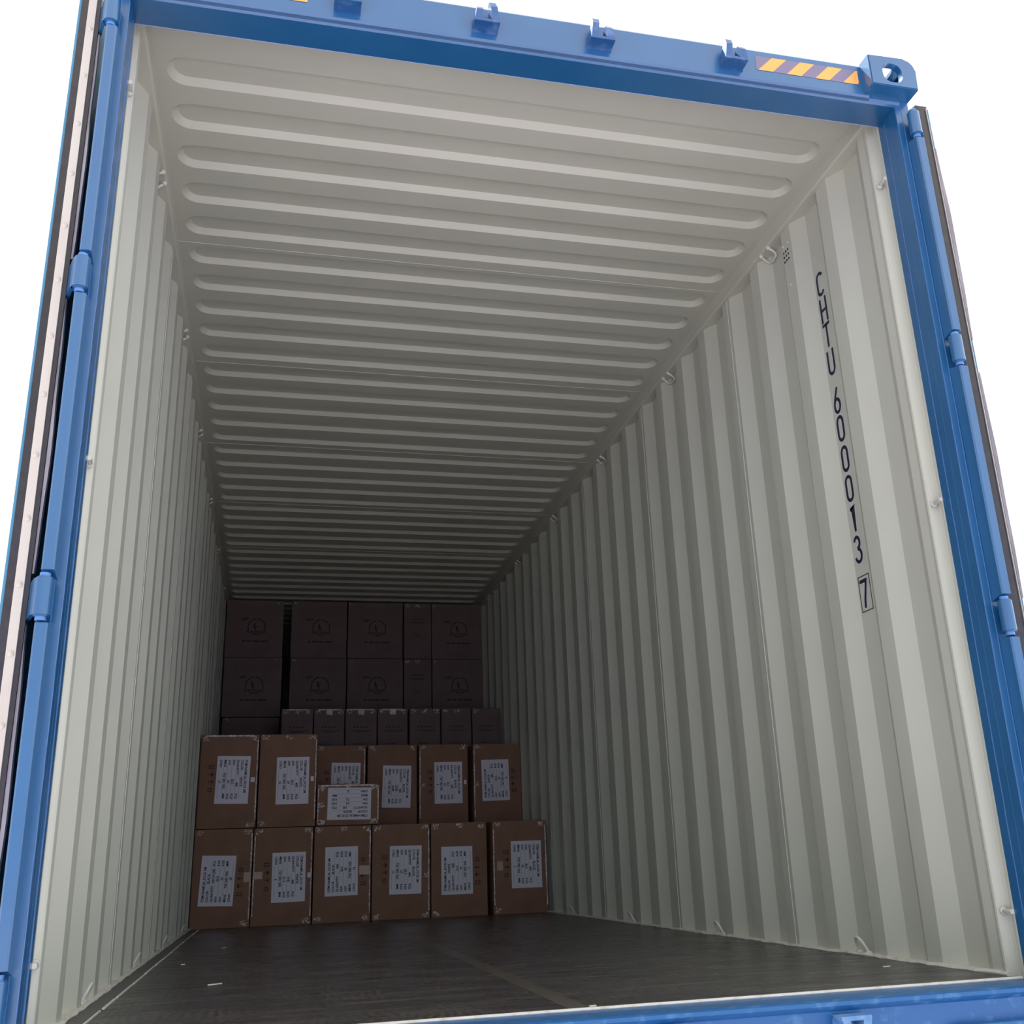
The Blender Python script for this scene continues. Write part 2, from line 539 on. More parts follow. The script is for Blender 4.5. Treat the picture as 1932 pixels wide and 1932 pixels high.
# container number, stacked letters on the outer flat of the right wall
rows = [('C', 2.368, 2.274), ('H', 2.262, 2.163), ('T', 2.156, 2.062), ('U', 2.046, 1.950), ('6', 1.893, 1.797), ('0', 1.785, 1.690),
        ('0', 1.669, 1.575), ('0', 1.558, 1.464), ('1', 1.447, 1.355), ('3', 1.337, 1.244), ('7', 1.183, 1.088)]
def stroke_glyph(ch):
    def arc(cx, cy, rx, ry, a0, a1, n=12):
        return [(cx + rx * math.cos(math.radians(a0 + (a1 - a0) * i / n)), cy + ry * math.sin(math.radians(a0 + (a1 - a0) * i / n))) for i in range(n + 1)]
    W = 0.5
    g = {
        'C': [arc(0.5, 0.76, 0.40, 0.20, 25, 180) + arc(0.5, 0.24, 0.40, 0.20, 180, 335)],
        'H': [[(0.1, 0), (0.1, 1)], [(0.9, 0), (0.9, 1)], [(0.1, 0.5), (0.9, 0.5)]],
        'T': [[(0.0, 0.96), (1.0, 0.96)], [(0.5, 0.96), (0.5, 0.0)]],
        'U': [[(0.1, 1.0)] + arc(0.5, 0.26, 0.40, 0.22, 180, 360) + [(0.9, 1.0)]],
        '6': [[(0.72, 1.0), (0.30, 0.62)] + arc(0.5, 0.30, 0.38, 0.26, 150, 510, 24)],
        '0': [arc(0.5, 0.74, 0.38, 0.22, 0, 180) + arc(0.5, 0.26, 0.38, 0.22, 180, 360) + [(0.88, 0.74)]],
        '1': [[(0.22, 0.84), (0.55, 0.98), (0.55, 0.0)]],
        '3': [arc(0.47, 0.75, 0.34, 0.21, 160, -80, 14) + arc(0.47, 0.27, 0.40, 0.24, 80, -165, 16)],
        '7': [[(0.08, 0.95), (0.9, 0.95), (0.70, 0.6), (0.5, 0.25), (0.44, 0.0)]],
    }
    return g[ch]
def stroke(bm, pts, wd, fn):
    """flat ribbon along a polyline, pts already metric (u, v)"""
    n = len(pts)
    Lf, Rt = [], []
    for i in range(n):
        a = Vector(pts[max(i - 1, 0)]); b = Vector(pts[min(i + 1, n - 1)])
        d = b - a
        if d.length < 1e-9: d = Vector((1, 0))
        d.normalize()
        nn = Vector((-d.y, d.x)) * wd / 2
        p = Vector(pts[i])
        if 0 < i < n - 1:
            d1 = (Vector(pts[i]) - a).normalized(); d2 = (b - Vector(pts[i])).normalized()
            c = max(0.5, math.sqrt(max(0.01, (1 + d1.dot(d2)) / 2)))
            nn = nn / c
        ext = Vector((0, 0))
        if i == 0: ext = -d * wd * 0.1
        if i == n - 1: ext = d * wd * 0.1
        Lf.append(bm.verts.new(fn(p + nn + ext))); Rt.append(bm.verts.new(fn(p - nn + ext)))
    for i in range(n - 1):
        bm.faces.new((Lf[i], Lf[i + 1], Rt[i + 1], Rt[i]))
NX = XW + 0.036
for name, wd, dx, mm in (('number_backing', 0.0200, 0.0007, HALO), ('container_number', 0.0125, 0.0014, INKNAVY)):
    bm = bmesh.new()
    for ch, zt, zb in rows:
        h = zt - zb
        W = 0.047
        for st in stroke_glyph(ch):
            pts = [(u * W, (v * h)) for u, v in st]
            stroke(bm, pts, wd, lambda p, zb=zb: (NX - dx - 0.0002 * len(bm.verts) / 4000, 0.5625 - p.x - 0.002, zb + p.y))
    if mm is INKNAVY:
        y0, y1, z0, z1, t = 0.496, 0.566, 1.075, 1.197, 0.0028
        for a in ((y0, y1, z0, z0 + t), (y0, y1, z1 - t, z1), (y0, y0 + t, z0, z1), (y1 - t, y1, z0, z1)):
            box(bm, NX - dx, NX - dx + 0.0006, *a)
    obj(name, bm, mm, wall_r)

# ------------------------------------------------------------------ blue door frame of the container
frame = empty('door_frame', (0, 0, -0.165), 'blue steel door frame around the open end of the shipping container', 'door frame')
def fp(name, bm, m=BLUE, smooth=False, parent=None):
    o = obj(name, bm, m, None, smooth)
    o.parent = parent or frame
    if parent is None or parent is frame:
        o.matrix_parent_inverse = Matrix.Translation((0, 0, 0.165))
    return o
# header beam
bm = bmesh.new()
extrude_profile(bm, [(0.0, 2.598), (-0.098, 2.598), (-0.104, 2.603), (-0.108, 2.612), (-0.113, 2.618), (-0.113, 2.728), (-0.106, 2.738), (0.03, 2.738), (0.03, 2.72), (0.0, 2.72)], 'x', -1.075, 1.075)
extrude_profile(bm, [(-0.0, 2.5982), (-0.098, 2.5982), (-0.104, 2.603), (-0.108, 2.612), (-0.108, 2.6235), (-0.0, 2.6235)], 'x', -1.186, 1.186)
extrude_profile(bm, [(-0.001, 2.709), (0.03, 2.709), (0.03, 2.7385), (-0.001, 2.7385)], 'x', -1.20, 1.20)
header = fp('header_beam', bm)
bm = bmesh.new()
box(bm, -1.17, 1.17, -0.0012, 0.0015, 2.5972, 2.600)
fp('header_lip', bm, mat('pale_blue_edge', (0.35, 0.42, 0.62), 0.4))
PINM = mat('hinge_pin_blue', (0.10, 0.25, 0.55), 0.3)
WELD_HIGHLIGHT = mat('weld_bead_highlight_blue', (0.07, 0.18, 0.42), 0.25, spec=0.9)  # lighter than the post: edge highlight put into the colour
# corner posts
for s in (-1, 1):
    bm = bmesh.new()
    pts = [(s * 1.17, 0.0), (s * 1.17, -0.063), (s * 1.1694, -0.0645), (s * 1.17, -0.066), (s * 1.17, -0.094), (s * 1.1692, -0.097), (s * 1.1712, -0.102), (s * 1.218, -0.102), (s * 1.222, -0.098), (s * 1.222, 0.0)]
    extrude_profile(bm, pts, 'z', -0.16, 2.625)
    post = fp('corner_post', bm)
    # edge weld lines, lighter blue puts in the edge highlight
    rnd = random.Random(40 + s)
    for xx, yy in ((1.1695, -0.034), (1.1705, -0.1005), (1.1905, -0.1025)):
        bm = bmesh.new()
        pts = [(s * (xx + rnd.uniform(-0.0006, 0.0006)), yy + rnd.uniform(-0.0006, 0.0006), -0.1 + i * 2.68 / 60) for i in range(61)]
        tube(bm, pts, 0.0014, 5)
        fp('weld_highlight_line', bm, WELD_HIGHLIGHT)
    # hinge bars between the hinge barrels
    xa, xb = (1.186, 1.213) if s < 0 else (1.193, 1.223)
    zs = [(-0.12, 0.054), (0.148, 0.857), (0.951, 1.659), (1.753, 2.461)]
    for z0, z1 in zs:
        bm = bmesh.new()
        c = 0.004
        pts = [(s * xa, -0.100), (s * xa, -0.150 + c), (s * (xa + c), -0.150), (s * (xb - c), -0.150), (s * xb, -0.150 + c), (s * xb, -0.100)]
        A, B = extrude_profile(bm, pts, 'z', z0, z1)
        for v in B:
            if v.co.y < -0.14: v.co.z -= 0.012
        for v in A:
            if v.co.y < -0.14: v.co.z += 0.012
        fp('hinge_bar', bm)
    for zc in (0.101, 0.904, 1.706, 2.508):
        bm = bmesh.new()
        bmesh.ops.create_cone(bm, cap_ends=True, segments=24, radius1=0.019, radius2=0.019, depth=0.088, matrix=Matrix.Translation((s * 1.2045, -0.137, zc)))
        bmesh.ops.bevel(bm, geom=[e for e in bm.edges if abs(e.verts[0].co.z - e.verts[1].co.z) < 1e-5], offset=0.003, segments=2, affect='EDGES')
        br = fp('hinge_barrel', bm, smooth=True)
        bm = bmesh.new()
        bmesh.ops.create_cone(bm, cap_ends=True, segments=16, radius1=0.0115, radius2=0.0115, depth=0.106, matrix=Matrix.Translation((s * 1.2045, -0.137, zc)))
        o = obj('hinge_pin', bm, PINM, br, smooth=True)
    # welds on the inner side of each barrel
# corner castings with oval holes
def oval_cutter(axis, c, rx, rz, depth):
    bm = bmesh.new()
    n = 28
    pts = []
    for i in range(n):
        a = 2 * math.pi * i / n
        u = math.copysign(abs(math.cos(a)) ** 0.8, math.cos(a)) * rx
        v = math.copysign(abs(math.sin(a)) ** 0.8, math.sin(a)) * rz
        pts.append((u, v))
    A = []; B = []
    for u, v in pts:
        if axis == 'y':
            A.append(bm.verts.new((c[0] + u, c[1] - depth, c[2] + v))); B.append(bm.verts.new((c[0] + u, c[1] + depth, c[2] + v)))
        elif axis == 'x':
            A.append(bm.verts.new((c[0] - depth, c[1] + u, c[2] + v))); B.append(bm.verts.new((c[0] + depth, c[1] + u, c[2] + v)))
        else:
            A.append(bm.verts.new((c[0] + u, c[1] + v, c[2] - depth))); B.append(bm.verts.new((c[0] + u, c[1] + v, c[2] + depth)))
    for i in range(n):
        j = (i + 1) % n
        bm.faces.new((A[i], A[j], B[j], B[i]))
    bm.faces.new(list(reversed(A))); bm.faces.new(B)
    bmesh.ops.recalc_face_normals(bm, faces=bm.faces)
    me = bpy.data.meshes.new('cut'); bm.to_mesh(me); bm.free()
    o = bpy.data.objects.new('cut', me); C.objects.link(o)
    return o
def casting(s, z0, z1):
    X0, X1, Y0, Y1 = 1.056, 1.222, -0.165, 0.0
    bm = bmesh.new()
    r = 0.042
    # outline in x,z with the outer top corner rounded
    pts = [(X0, z0), (X1, z0)]
    for i in range(9):
        a = math.radians(90 * i / 8)
        pts.append((X1 - r + r * math.cos(a), z1 - r + r * math.sin(a)))
    pts.append((X0, z1))
    extrude_profile(bm, [(s * p[0], p[1]) for p in pts], 'y', Y0, Y1)
    es = [e for e in bm.edges if all(abs(v.co.y - Y0) < 1e-6 for v in e.verts)]
    bmesh.ops.bevel(bm, geom=es, offset=0.003, segments=2, affect='EDGES')
    bmesh.ops.recalc_face_normals(bm, faces=bm.faces)
    me = bpy.data.meshes.new('casting'); bm.to_mesh(me); bm.free()
    o = bpy.data.objects.new('corner_casting', me); C.objects.link(o)
    inner = bmesh.new()
    a, b = sorted((s * (X0 + 0.022), s * (X1 - 0.014)))
    box(inner, a, b, Y0 + 0.022, Y1 - 0.02, z0 + 0.02, z1 - 0.014)
    mi = bpy.data.meshes.new('cut'); inner.to_mesh(mi); inner.free()
    oi = bpy.data.objects.new('cut', mi); C.objects.link(oi)
    cuts = [oi, oval_cutter('y', (s * 1.135, Y0, (z0 + z1) / 2 - 0.006), 0.035, 0.037, 0.05),
            oval_cutter('x', (s * X1, -0.088, (z0 + z1) / 2), 0.036, 0.032, 0.05),
            oval_cutter('z', (s * 1.140, -0.090, z1), 0.032, 0.046, 0.04)]
    for c in cuts:
        md = o.modifiers.new('b', 'BOOLEAN'); md.object = c; md.operation = 'DIFFERENCE'; md.solver = 'EXACT'
    dg = bpy.context.evaluated_depsgraph_get(); dg.update()
    res = bpy.data.meshes.new_from_object(o.evaluated_get(dg))
    bpy.data.objects.remove(o)
    for c in cuts: bpy.data.objects.remove(c)
    res.materials.clear(); res.materials.append(BLUE)
    for p in res.polygons: p.use_smooth = True
    res.set_sharp_from_angle(angle=math.radians(30))
    o = bpy.data.objects.new('corner_casting', res); C.objects.link(o)
    o.parent = frame; o.matrix_parent_inverse = Matrix.Translation((0, 0, 0.165))
casting(1, 2.622, 2.737)
casting(-1, 2.622, 2.737)
# sill
bm = bmesh.new()
extrude_profile(bm, [(0.0, -0.001), (-0.060, -0.001), (-0.105, -0.003), (-0.112, 0.001), (-0.122, 0.001), (-0.130, -0.004), (-0.132, -0.012), (-0.127, -0.020), (-0.122, -0.024), (-0.122, -0.165), (0.03, -0.165), (0.03, -0.03), (0.0, -0.03)], 'x', -1.17, 1.17)
fp('sill_beam', bm, SILLM, smooth=True)
bm = bmesh.new()
box(bm, 0.862, 1.15, -0.150, -0.120, -0.082, -0.070, 0.002)
fp('sill_ledge', bm, SILLM)
# header keepers
def keeper_mesh(up, flip):
    bm = bmesh.new()
    g = up
    w2 = 0.038
    box(bm, -w2, w2, -0.004, 0.0, -0.034 * g if g > 0 else -0.02, 0.006 * g if g > 0 else 0.03)
    # shelf
    box(bm, -w2, w2, -0.046, 0.0, *sorted((-0.030 * g, -0.020 * g)), 0.002)
    # two prongs, unequal heights
    def prong(x0, x1, h, lean):
        bm2 = []
        z0 = -0.022 * g
        pts = [(-0.046, 0.0), (-0.004, 0.0), (-0.004, h * 0.55), (-0.022, h), (-0.036, h), (-0.048, h * 0.65)]
        A = [bm.verts.new((x0, p[0], z0 + g * p[1])) for p in pts]
        B = [bm.verts.new((x1, p[0], z0 + g * p[1])) for p in pts]
        for v in A + B:
            v.co.x += lean * abs(v.co.z - z0)
        n = len(pts)
        for i in range(n):
            j = (i + 1) % n
            bm.faces.new((A[i], A[j], B[j], B[i]))
        bm.faces.new(list(reversed(A))); bm.faces.new(B)
    prong(-0.036, -0.016, 0.072 if flip else 0.050, 0.12)
    prong(0.016, 0.036, 0.050 if flip else 0.072, -0.12)
    return bm
KM = mat('worn_blue_keeper_paint', (0.016, 0.09, 0.25), 0.35, col2=(0.12, 0.22, 0.42), scale=22, lo=0.5, hi=0.8, spec=0.7)
KM_LIT = mat('scuffed_lit_blue_paint', (0.07, 0.22, 0.45), 0.4, col2=(0.20, 0.36, 0.60), scale=30)  # keeper blue lightened: light on the upward plates put into the colour
for i, xk in enumerate((-0.588, -0.187, 0.166, 0.597)):
    bm = keeper_mesh(1, i > 1)
    bm.transform(Matrix.Translation((xk, -0.113, 2.672)))
    fp('lock_keeper', bm, KM)
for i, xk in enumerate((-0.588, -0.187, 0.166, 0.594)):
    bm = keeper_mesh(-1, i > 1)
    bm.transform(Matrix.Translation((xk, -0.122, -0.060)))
    fp('lock_keeper', bm, KM_LIT)
# hazard tape on the header
def tape(x0, x1, z0, z1, shift):
    bm = bmesh.new()
    y = -0.1138
    vs = [bm.verts.new(p) for p in ((x0, y, z0), (x1, y, z0), (x1, y, z1), (x0, y, z1))]
    bm.faces.new(vs)
    t = fp('hazard_tape', bm, MAUVE)
    bm = bmesh.new()
    pitch, wd, sl = 0.0985, 0.050, 0.052
    k = 0
    xs = x0 + shift
    while xs < x1 - 0.004:
        pts = [(xs, z0), (xs + wd, z0), (xs + wd + sl, z1), (xs + sl, z1)]
        cl = []
        # clip to x1
        def clip(ps, lim, sign):
            outp = []
            for i in range(len(ps)):
                a, b = ps[i], ps[(i + 1) % len(ps)]
                ia, ib = (a[0] - lim) * sign <= 0, (b[0] - lim) * sign <= 0
                if ia: outp.append(a)
                if ia != ib:
                    f = (lim - a[0]) / (b[0] - a[0]); outp.append((lim, a[1] + f * (b[1] - a[1])))
            return outp
        ps = clip(clip(pts, x1, 1), x0, -1)
        if len(ps) >= 3:
            bm.faces.new([bm.verts.new((p[0], y - 0.0006, p[1])) for p in ps])
        xs += pitch
    o = obj('orange_stripes', bm, ORANGE, t)
    o['label'] = 'orange slanted reflective stripes'
tape(0.684, 1.043, 2.655, 2.709, 0.006)
tape(-1.040, -0.700, 2.655, 2.709, 0.006)

# ------------------------------------------------------------------ the two doors, folded back along the outside
def door(name, s, X):
    """X: dict of x offsets (absolute values) for the edge layers"""
    d = empty(name, (s * 1.27, -0.10, -0.12), kind='structure')
    def dp(nm, bm, m, smooth=False, par=None):
        o = obj(nm, bm, m, None, smooth)
        o.parent = par or d
        if par is None: o.matrix_parent_inverse = Matrix.Translation((-s * 1.27, 0.10, 0.12))
        return o
    xa, xb = X['core']
    bm = bmesh.new()
    a, b = sorted((s * xa, s * xb))
    box(bm, a, b, -0.094, 1.06, -0.10, 2.615, 0.002)
    core = dp('door_panel', bm, DOORM)
    # vertical swages on the outer (folded-in) face
    bm = bmesh.new()
    y = 0.05
    while y < 0.95:
        a, b = sorted((s * (xa - 0.010), s * xa))
        box(bm, a, b, y, y + 0.09, 0.05, 2.45, 0.006, 1)
        y += 0.2
    dp('panel_swage', bm, BLUE)
    # gasket wrapped round the hinge edge
    bm = bmesh.new()
    g0, g1 = X['gasket']
    n = 80
    rnd = random.Random(2)
    a, b = sorted((s * g0, s * g1))
    box(bm, a, b, -0.1000, -0.080, -0.10, 2.62, 0.003)
    gk = dp('door_gasket', bm, RUBBER, True)
    # glossy sealing lip, sky glint put into its pale colour, one length between each pair of hinges
    l0, l1, dep = X['lip']
    for z0, z1 in ((-0.09, 0.05), (0.16, 0.85), (0.965, 1.655), (1.765, 2.455)):
        bm = bmesh.new()
        A = []
        for i in range(n + 1):
            z = z0 + (z1 - z0) * i / n
            tp = math.sin(math.pi * (0.12 + 0.80 * i / n))
            wv = 0.0012 * math.sin(z * 9.3) + 0.0008 * math.sin(z * 23 + 1)
            A.append([bm.verts.new((s * l0, -0.098, z)), bm.verts.new((s * (l0 + (l1 - l0) * (0.25 + 0.75 * tp) + wv), -0.100 - dep, z)), bm.verts.new((s * (l0 + (l1 - l0) * (0.3 + 0.85 * tp) + wv), -0.092, z))])
        for i in range(n):
            for k in range(2):
                bm.faces.new((A[i][k], A[i + 1][k], A[i + 1][k + 1], A[i][k + 1]))
        obj('gasket_lip_glint', bm, LIPR, gk, True)
    r0, r1 = X['strip']
    bm = bmesh.new()
    a, b = sorted((s * r0, s * r1))
    box(bm, a, b, -0.1035, -0.097, -0.09, 2.61, 0.001)
    st = dp('retainer_strip', bm, CREAM)
    if X.get('rivets'):
        rc = s * (r0 + r1) / 2
        z = 2.473 + 0.1528 - 0.006
        k = 0
        proto = None
        while z > -0.05:
            if proto is None:
                bm = bmesh.new()
                bmesh.ops.create_uvsphere(bm, u_segments=18, v_segments=8, radius=0.0075, matrix=Matrix.Diagonal((1, 0.45, 1, 1)))
                bmesh.ops.create_uvsphere(bm, u_segments=10, v_segments=6, radius=0.0024, matrix=Matrix.Translation((0.001, -0.0032, 0.001)) @ Matrix.Diagonal((1, 0.5, 1, 1)))
                proto = obj('rivet', bm, RIVET, st, True, loc=(rc, -0.1035, z))
                o = proto
            else:
                o = proto.copy(); C.objects.link(o); o.parent = st
                o.location = (rc, -0.1035, z)
            z -= 0.1528
    # hinge blades reaching from the barrels to the door edge
    for zc in (0.101, 0.904, 1.706, 2.508):
        bm = bmesh.new()
        yb = -0.123
        pts = [(s * 1.2045, -0.152), (s * 1.226, -0.140), (s * (g0 - 0.004), -0.108), (s * (g0 + 0.006), -0.085), (s * (g0 - 0.004), -0.080), (s * 1.224, -0.120), (s * 1.2045, -0.128)]
        extrude_profile(bm, pts, 'z', zc - 0.041, zc + 0.041)
        dp('hinge_blade', bm, BLUE)
door('door_1', -1, dict(core=(1.250, 1.2985), gasket=(1.241, 1.2915), strip=(1.252, 1.2725), lip=(1.2405, 1.2325, 0.003), rivets=True))
door('door_2', 1, dict(core=(1.252, 1.300), gasket=(1.246, 1.292), strip=(1.284, 1.2865), lip=(1.290, 1.302, 0.002)))

# ------------------------------------------------------------------ ground
bm = bmesh.new()
vs = [bm.verts.new(p) for p in ((-60, -60, -1.45), (60, -60, -1.45), (60, 60, -1.45), (-60, 60, -1.45))]
bm.faces.new(vs)
struct('ground', bm, GROUNDM)

# ------------------------------------------------------------------ cartons
def loc_frame(cx, cz, ang, y):
    """label-local (u right, v up) -> world-local XZ plane at y (facing -y); ang in degrees"""
    a = math.radians(ang)
    return lambda u, v: (cx + u * math.cos(a) - v * math.sin(a), y, cz + u * math.sin(a) + v * math.cos(a))

def frame_matrix(cx, cz, ang, y):
    a = math.radians(ang)
    return Matrix(((math.cos(a), -math.sin(a), 0, cx), (0, 0, -1, y), (math.sin(a), math.cos(a), 0, cz), (0, 0, 0, 1)))

def carton_body(wd, dp, h, m, seed):
    bm = bmesh.new()
    box(bm, 0, wd, 0, dp, 0, h, 0.004, 2)
    rnd = random.Random(seed)
    # slight bulge and crushed corners
    bmesh.ops.subdivide_edges(bm, edges=[e for e in bm.edges if e.calc_length() > 0.1], cuts=5, use_grid_fill=True)
    for v in bm.verts:
        fx, fz = v.co.x / wd, v.co.z / h
        if v.co.y < 0.01:
            v.co.y -= 0.004 * math.sin(math.pi * min(max(fx, 0), 1)) * math.sin(math.pi * min(max(fz, 0), 1))
        v.co.x += rnd.uniform(-0.0008, 0.0008)
        v.co.z += rnd.uniform(-0.0008, 0.0008) if 0.01 < fz < 0.99 else 0
    return obj('box_body', bm, m, None, True)

def crumple(bm, x, z, rnd, n=9, spread=0.028, y=-0.0015):
    for _ in range(n):
        cx, cz = x + rnd.uniform(-spread, spread), z + rnd.uniform(-spread * .7, spread * .7)
        a = rnd.uniform(0, math.pi)
        L, Wd = rnd.choice(((0.005, 0.005), (0.009, 0.006), (0.012, 0.0022), (0.026, 0.0025), (0.016, 0.0035)))
        L *= rnd.uniform(0.7, 1.3); Wd *= rnd.uniform(0.5, 1.3)
        d = Vector((math.cos(a), math.sin(a))) * L / 2
        nn = Vector((-math.sin(a), math.cos(a))) * Wd / 2
        ps = [(cx + d.x * p + nn.x * q, cz + d.y * p + nn.y * q) for p, q in ((-1, -1), (0, -1.6), (1, -1), (1, 1), (0, 1.4), (-1, 1))]
        yo = y - rnd.uniform(0, 0.002)
        bm.faces.new([bm.verts.new((px, yo - 0.0012 * (k in (1, 4)), pz)) for k, (px, pz) in enumerate(ps)])

def tape_parts(t, wd, h, rnd, right=True, left=False, top=False, corners='tl tr bl br', dens=1.0):
    def strip(vertical, c, a0, a1, w0):  # thin pale strip, the glint of the edge tape as colour
        bm = bmesh.new()
        n = 26
        A = []
        for i in range(n + 1):
            q = a0 + (a1 - a0) * i / n
            ww = w0 * rnd.uniform(0.45, 1.25)
            j = rnd.uniform(-0.0012, 0.0012)
            if vertical:
                A.append((bm.verts.new((c - ww / 2 + j, -0.0022, q)), bm.verts.new((c + ww / 2 + j, -0.0034, q))))
            else:
                A.append((bm.verts.new((q, -0.0034, c - ww / 2)), bm.verts.new((q, -0.0022, c + ww / 2))))
        for p, q in zip(A, A[1:]):
            bm.faces.new((p[0], p[1], q[1], q[0]))
        obj('packing_tape', bm, TAPE, t)
    if right: strip(True, wd - 0.007, h * 0.08, h * 0.95, 0.0075)
    if left: strip(True, 0.008, h * 0.1, h * 0.92, 0.0065)
    if top: strip(False, h - 0.008, 0.03, wd - 0.03, 0.010)
    pos = {'tl': (0.032, h - 0.022), 'tr': (wd - 0.034, h - 0.022), 'bl': (0.032, 0.024), 'br': (wd - 0.034, 0.024), 'tc': (wd / 2, h - 0.020), 'ml': (0.026, h * 0.5), 'mr': (wd - 0.028, h * 0.45)}
    for k in corners.split():
        bm = bmesh.new()
        crumple(bm, *pos[k], rnd, n=int(12 * dens), spread=0.020)
        for v in bm.verts:
            v.co.x = min(max(v.co.x, 0.003), wd - 0.003)
            v.co.z = min(max(v.co.z, 0.003), h - 0.003)
        obj('crumpled_tape', bm, TAPE, t)

def handling_marks(t, Mx):
    """four shipping symbols in a row along u, each a part of its own"""
    def new(): return bmesh.new()
    def q(bm, pts): bm.faces.new([bm.verts.new((u, v, 0)) for u, v in pts])
    def rect(bm, u0, u1, v0, v1): q(bm, ((u0, v0), (u1, v0), (u1, v1), (u0, v1)))
    def disc(bm, u, v, r, n=14): q(bm, [(u + r * math.cos(math.pi * i / n), v + r * math.sin(math.pi * i / n)) for i in range(n + 1)])
    def done(bm, name):
        bm.transform(Mx)
        obj(name, bm, FADED, t)
    bm = new(); u = -0.082
    rect(bm, u - 0.010, u - 0.0055, -0.012, 0.016); rect(bm, u + 0.0055, u + 0.010, -0.012, 0.016); rect(bm, u - 0.014, u + 0.014, -0.018, -0.0135)
    q(bm, ((u - 0.0135, 0.011), (u - 0.002, 0.011), (u - 0.0078, 0.020))); q(bm, ((u + 0.002, 0.011), (u + 0.0135, 0.011), (u + 0.0078, 0.020)))
    done(bm, 'this_way_up_mark')
    bm = new(); u = -0.032
    disc(bm, u, 0.002, 0.013, 12); rect(bm, u - 0.0015, u + 0.0015, -0.014, 0.002); rect(bm, u - 0.006, u - 0.001, -0.017, -0.0138)
    done(bm, 'umbrella_mark')
    bm = new(); u = 0.014
    q(bm, ((u - 0.009, 0.015), (u + 0.009, 0.015), (u + 0.003, 0.0), (u - 0.003, 0.0))); rect(bm, u - 0.0014, u + 0.0014, -0.012, 0.0); rect(bm, u - 0.007, u + 0.007, -0.0145, -0.012)
    done(bm, 'glass_mark')
    bm = new(); u = 0.066
    for k in range(3):
        a0 = math.radians(90 + 120 * k); a1 = math.radians(90 + 120 * (k + 0.74)); r0, r1 = 0.018, 0.009
        q(bm, ((u + r0 * math.cos(a0), r0 * math.sin(a0)), (u + r0 * math.cos(a1), r0 * math.sin(a1)), (u + r1 * math.cos(a1), r1 * math.sin(a1)), (u + r1 * math.cos(a0), r1 * math.sin(a0))))
    done(bm, 'recycling_mark')

LINES = ['ITEM NAME', 'COLOR', 'QUANTITY', 'NW', 'GW', 'MEAS', 'C/NO']
def label_text(bm, M, name, color, qty, nw, gw, meas, cno):
    W, H = 0.305, 0.213
    x0 = -W / 2 + 0.024
    size = 0.0212
    ys = [H / 2 - H * f - 0.0068 for f in (0.124, 0.247, 0.376, 0.505, 0.630, 0.755, 0.885)]
    def t(s, x, i, al='LEFT', sx=0.92):
        add_text(bm, s, size, M @ Matrix.Translation((x, ys[i], 0.0009)), al, 0.0007, sx=sx)
    def rule(xa, xb, i):
        z = ys[i] - 0.004
        ps = [(xa, z), (xb, z), (xb, z + 0.0011), (xa, z + 0.0011)]
        bm.faces.new([bm.verts.new(M @ Vector((p[0], p[1], 0.0006))) for p in ps])
    t('ITEM NAME ' + name, x0, 0)
    vals = [None, color, qty, nw, gw, meas, cno]
    units = [None, None, 'PCS', 'KGS', 'KGS', 'MM', None]
    ends = [0, 0.075, 0.108, 0.036, 0.036, 0.056, 0.056]
    for i in range(1, 7):
        t(LINES[i], x0, i)
        if i == 5:
            if vals[5]: t(vals[5], 0.006, i, 'CENTER')
        elif vals[i]:
            t(vals[i], 0.012 if i not in (2,) else 0.030, i, 'CENTER')
        rule(x0 + ends[i], 0.085 if units[i] else 0.118, i)
        if units[i]:
            t(units[i], 0.088, i)

def carton(x0, y0, z0, wd, dp, h, label, group, m=CARD, sticker=None, marks=False, tape_kw=None, extras=(), seed=0, name='carton', rot=0.0):
    t = empty(name, (x0, y0, z0), label, 'cardboard box', group)
    t.rotation_euler = (0, 0, rot)
    b = carton_body(wd, dp, h, m, seed)
    b.parent = t
    rnd = random.Random(seed + 100)
    ks = dict(right=True, left=False, top=False, corners='tl tr bl br')
    if tape_kw: ks.update(tape_kw)
    tape_parts(t, wd, h, rnd, **ks)
    if sticker:
        cx, cz, ang, txt, size = sticker
        cx -= x0; cz -= z0
        W, H = size
        Mx = frame_matrix(cx, cz, ang, -0.0062)
        bm = bmesh.new()
        bm.faces.new([bm.verts.new(Mx @ Vector(p)) for p in ((-W / 2, -H / 2, 0), (W / 2, -H / 2, 0), (W / 2, H / 2, 0), (-W / 2, H / 2, 0))])
        r = bmesh.ops.extrude_face_region(bm, geom=bm.faces[:])
        for v in [g for g in r['geom'] if isinstance(g, bmesh.types.BMVert)]:
            v.co.y += 0.0008
        st = obj('shipping_label', bm, WHITE, t)
        st['label'] = 'white printed shipping label'
        bm = bmesh.new()
        label_text(bm, Mx @ Matrix.Diagonal((W / 0.305, H / 0.213, 1, 1)), *txt)
        obj('label_print', bm, INK, st)
        if marks:
            handling_marks(t, Mx @ Matrix.Translation((0, -H / 2 - 0.034, -0.0018)))
    for kind, xa, xb, za, zb in extras:
        bm = bmesh.new()
        yy = -0.0056 if kind == 'tag' else -0.0050
        box(bm, xa - x0, xb - x0, yy, yy + 0.0005, za - z0, zb - z0)
        obj('white_tag' if kind == 'tag' else 'tape_patch', bm, WHITE if kind == 'tag' else PATCH, t)
    return t

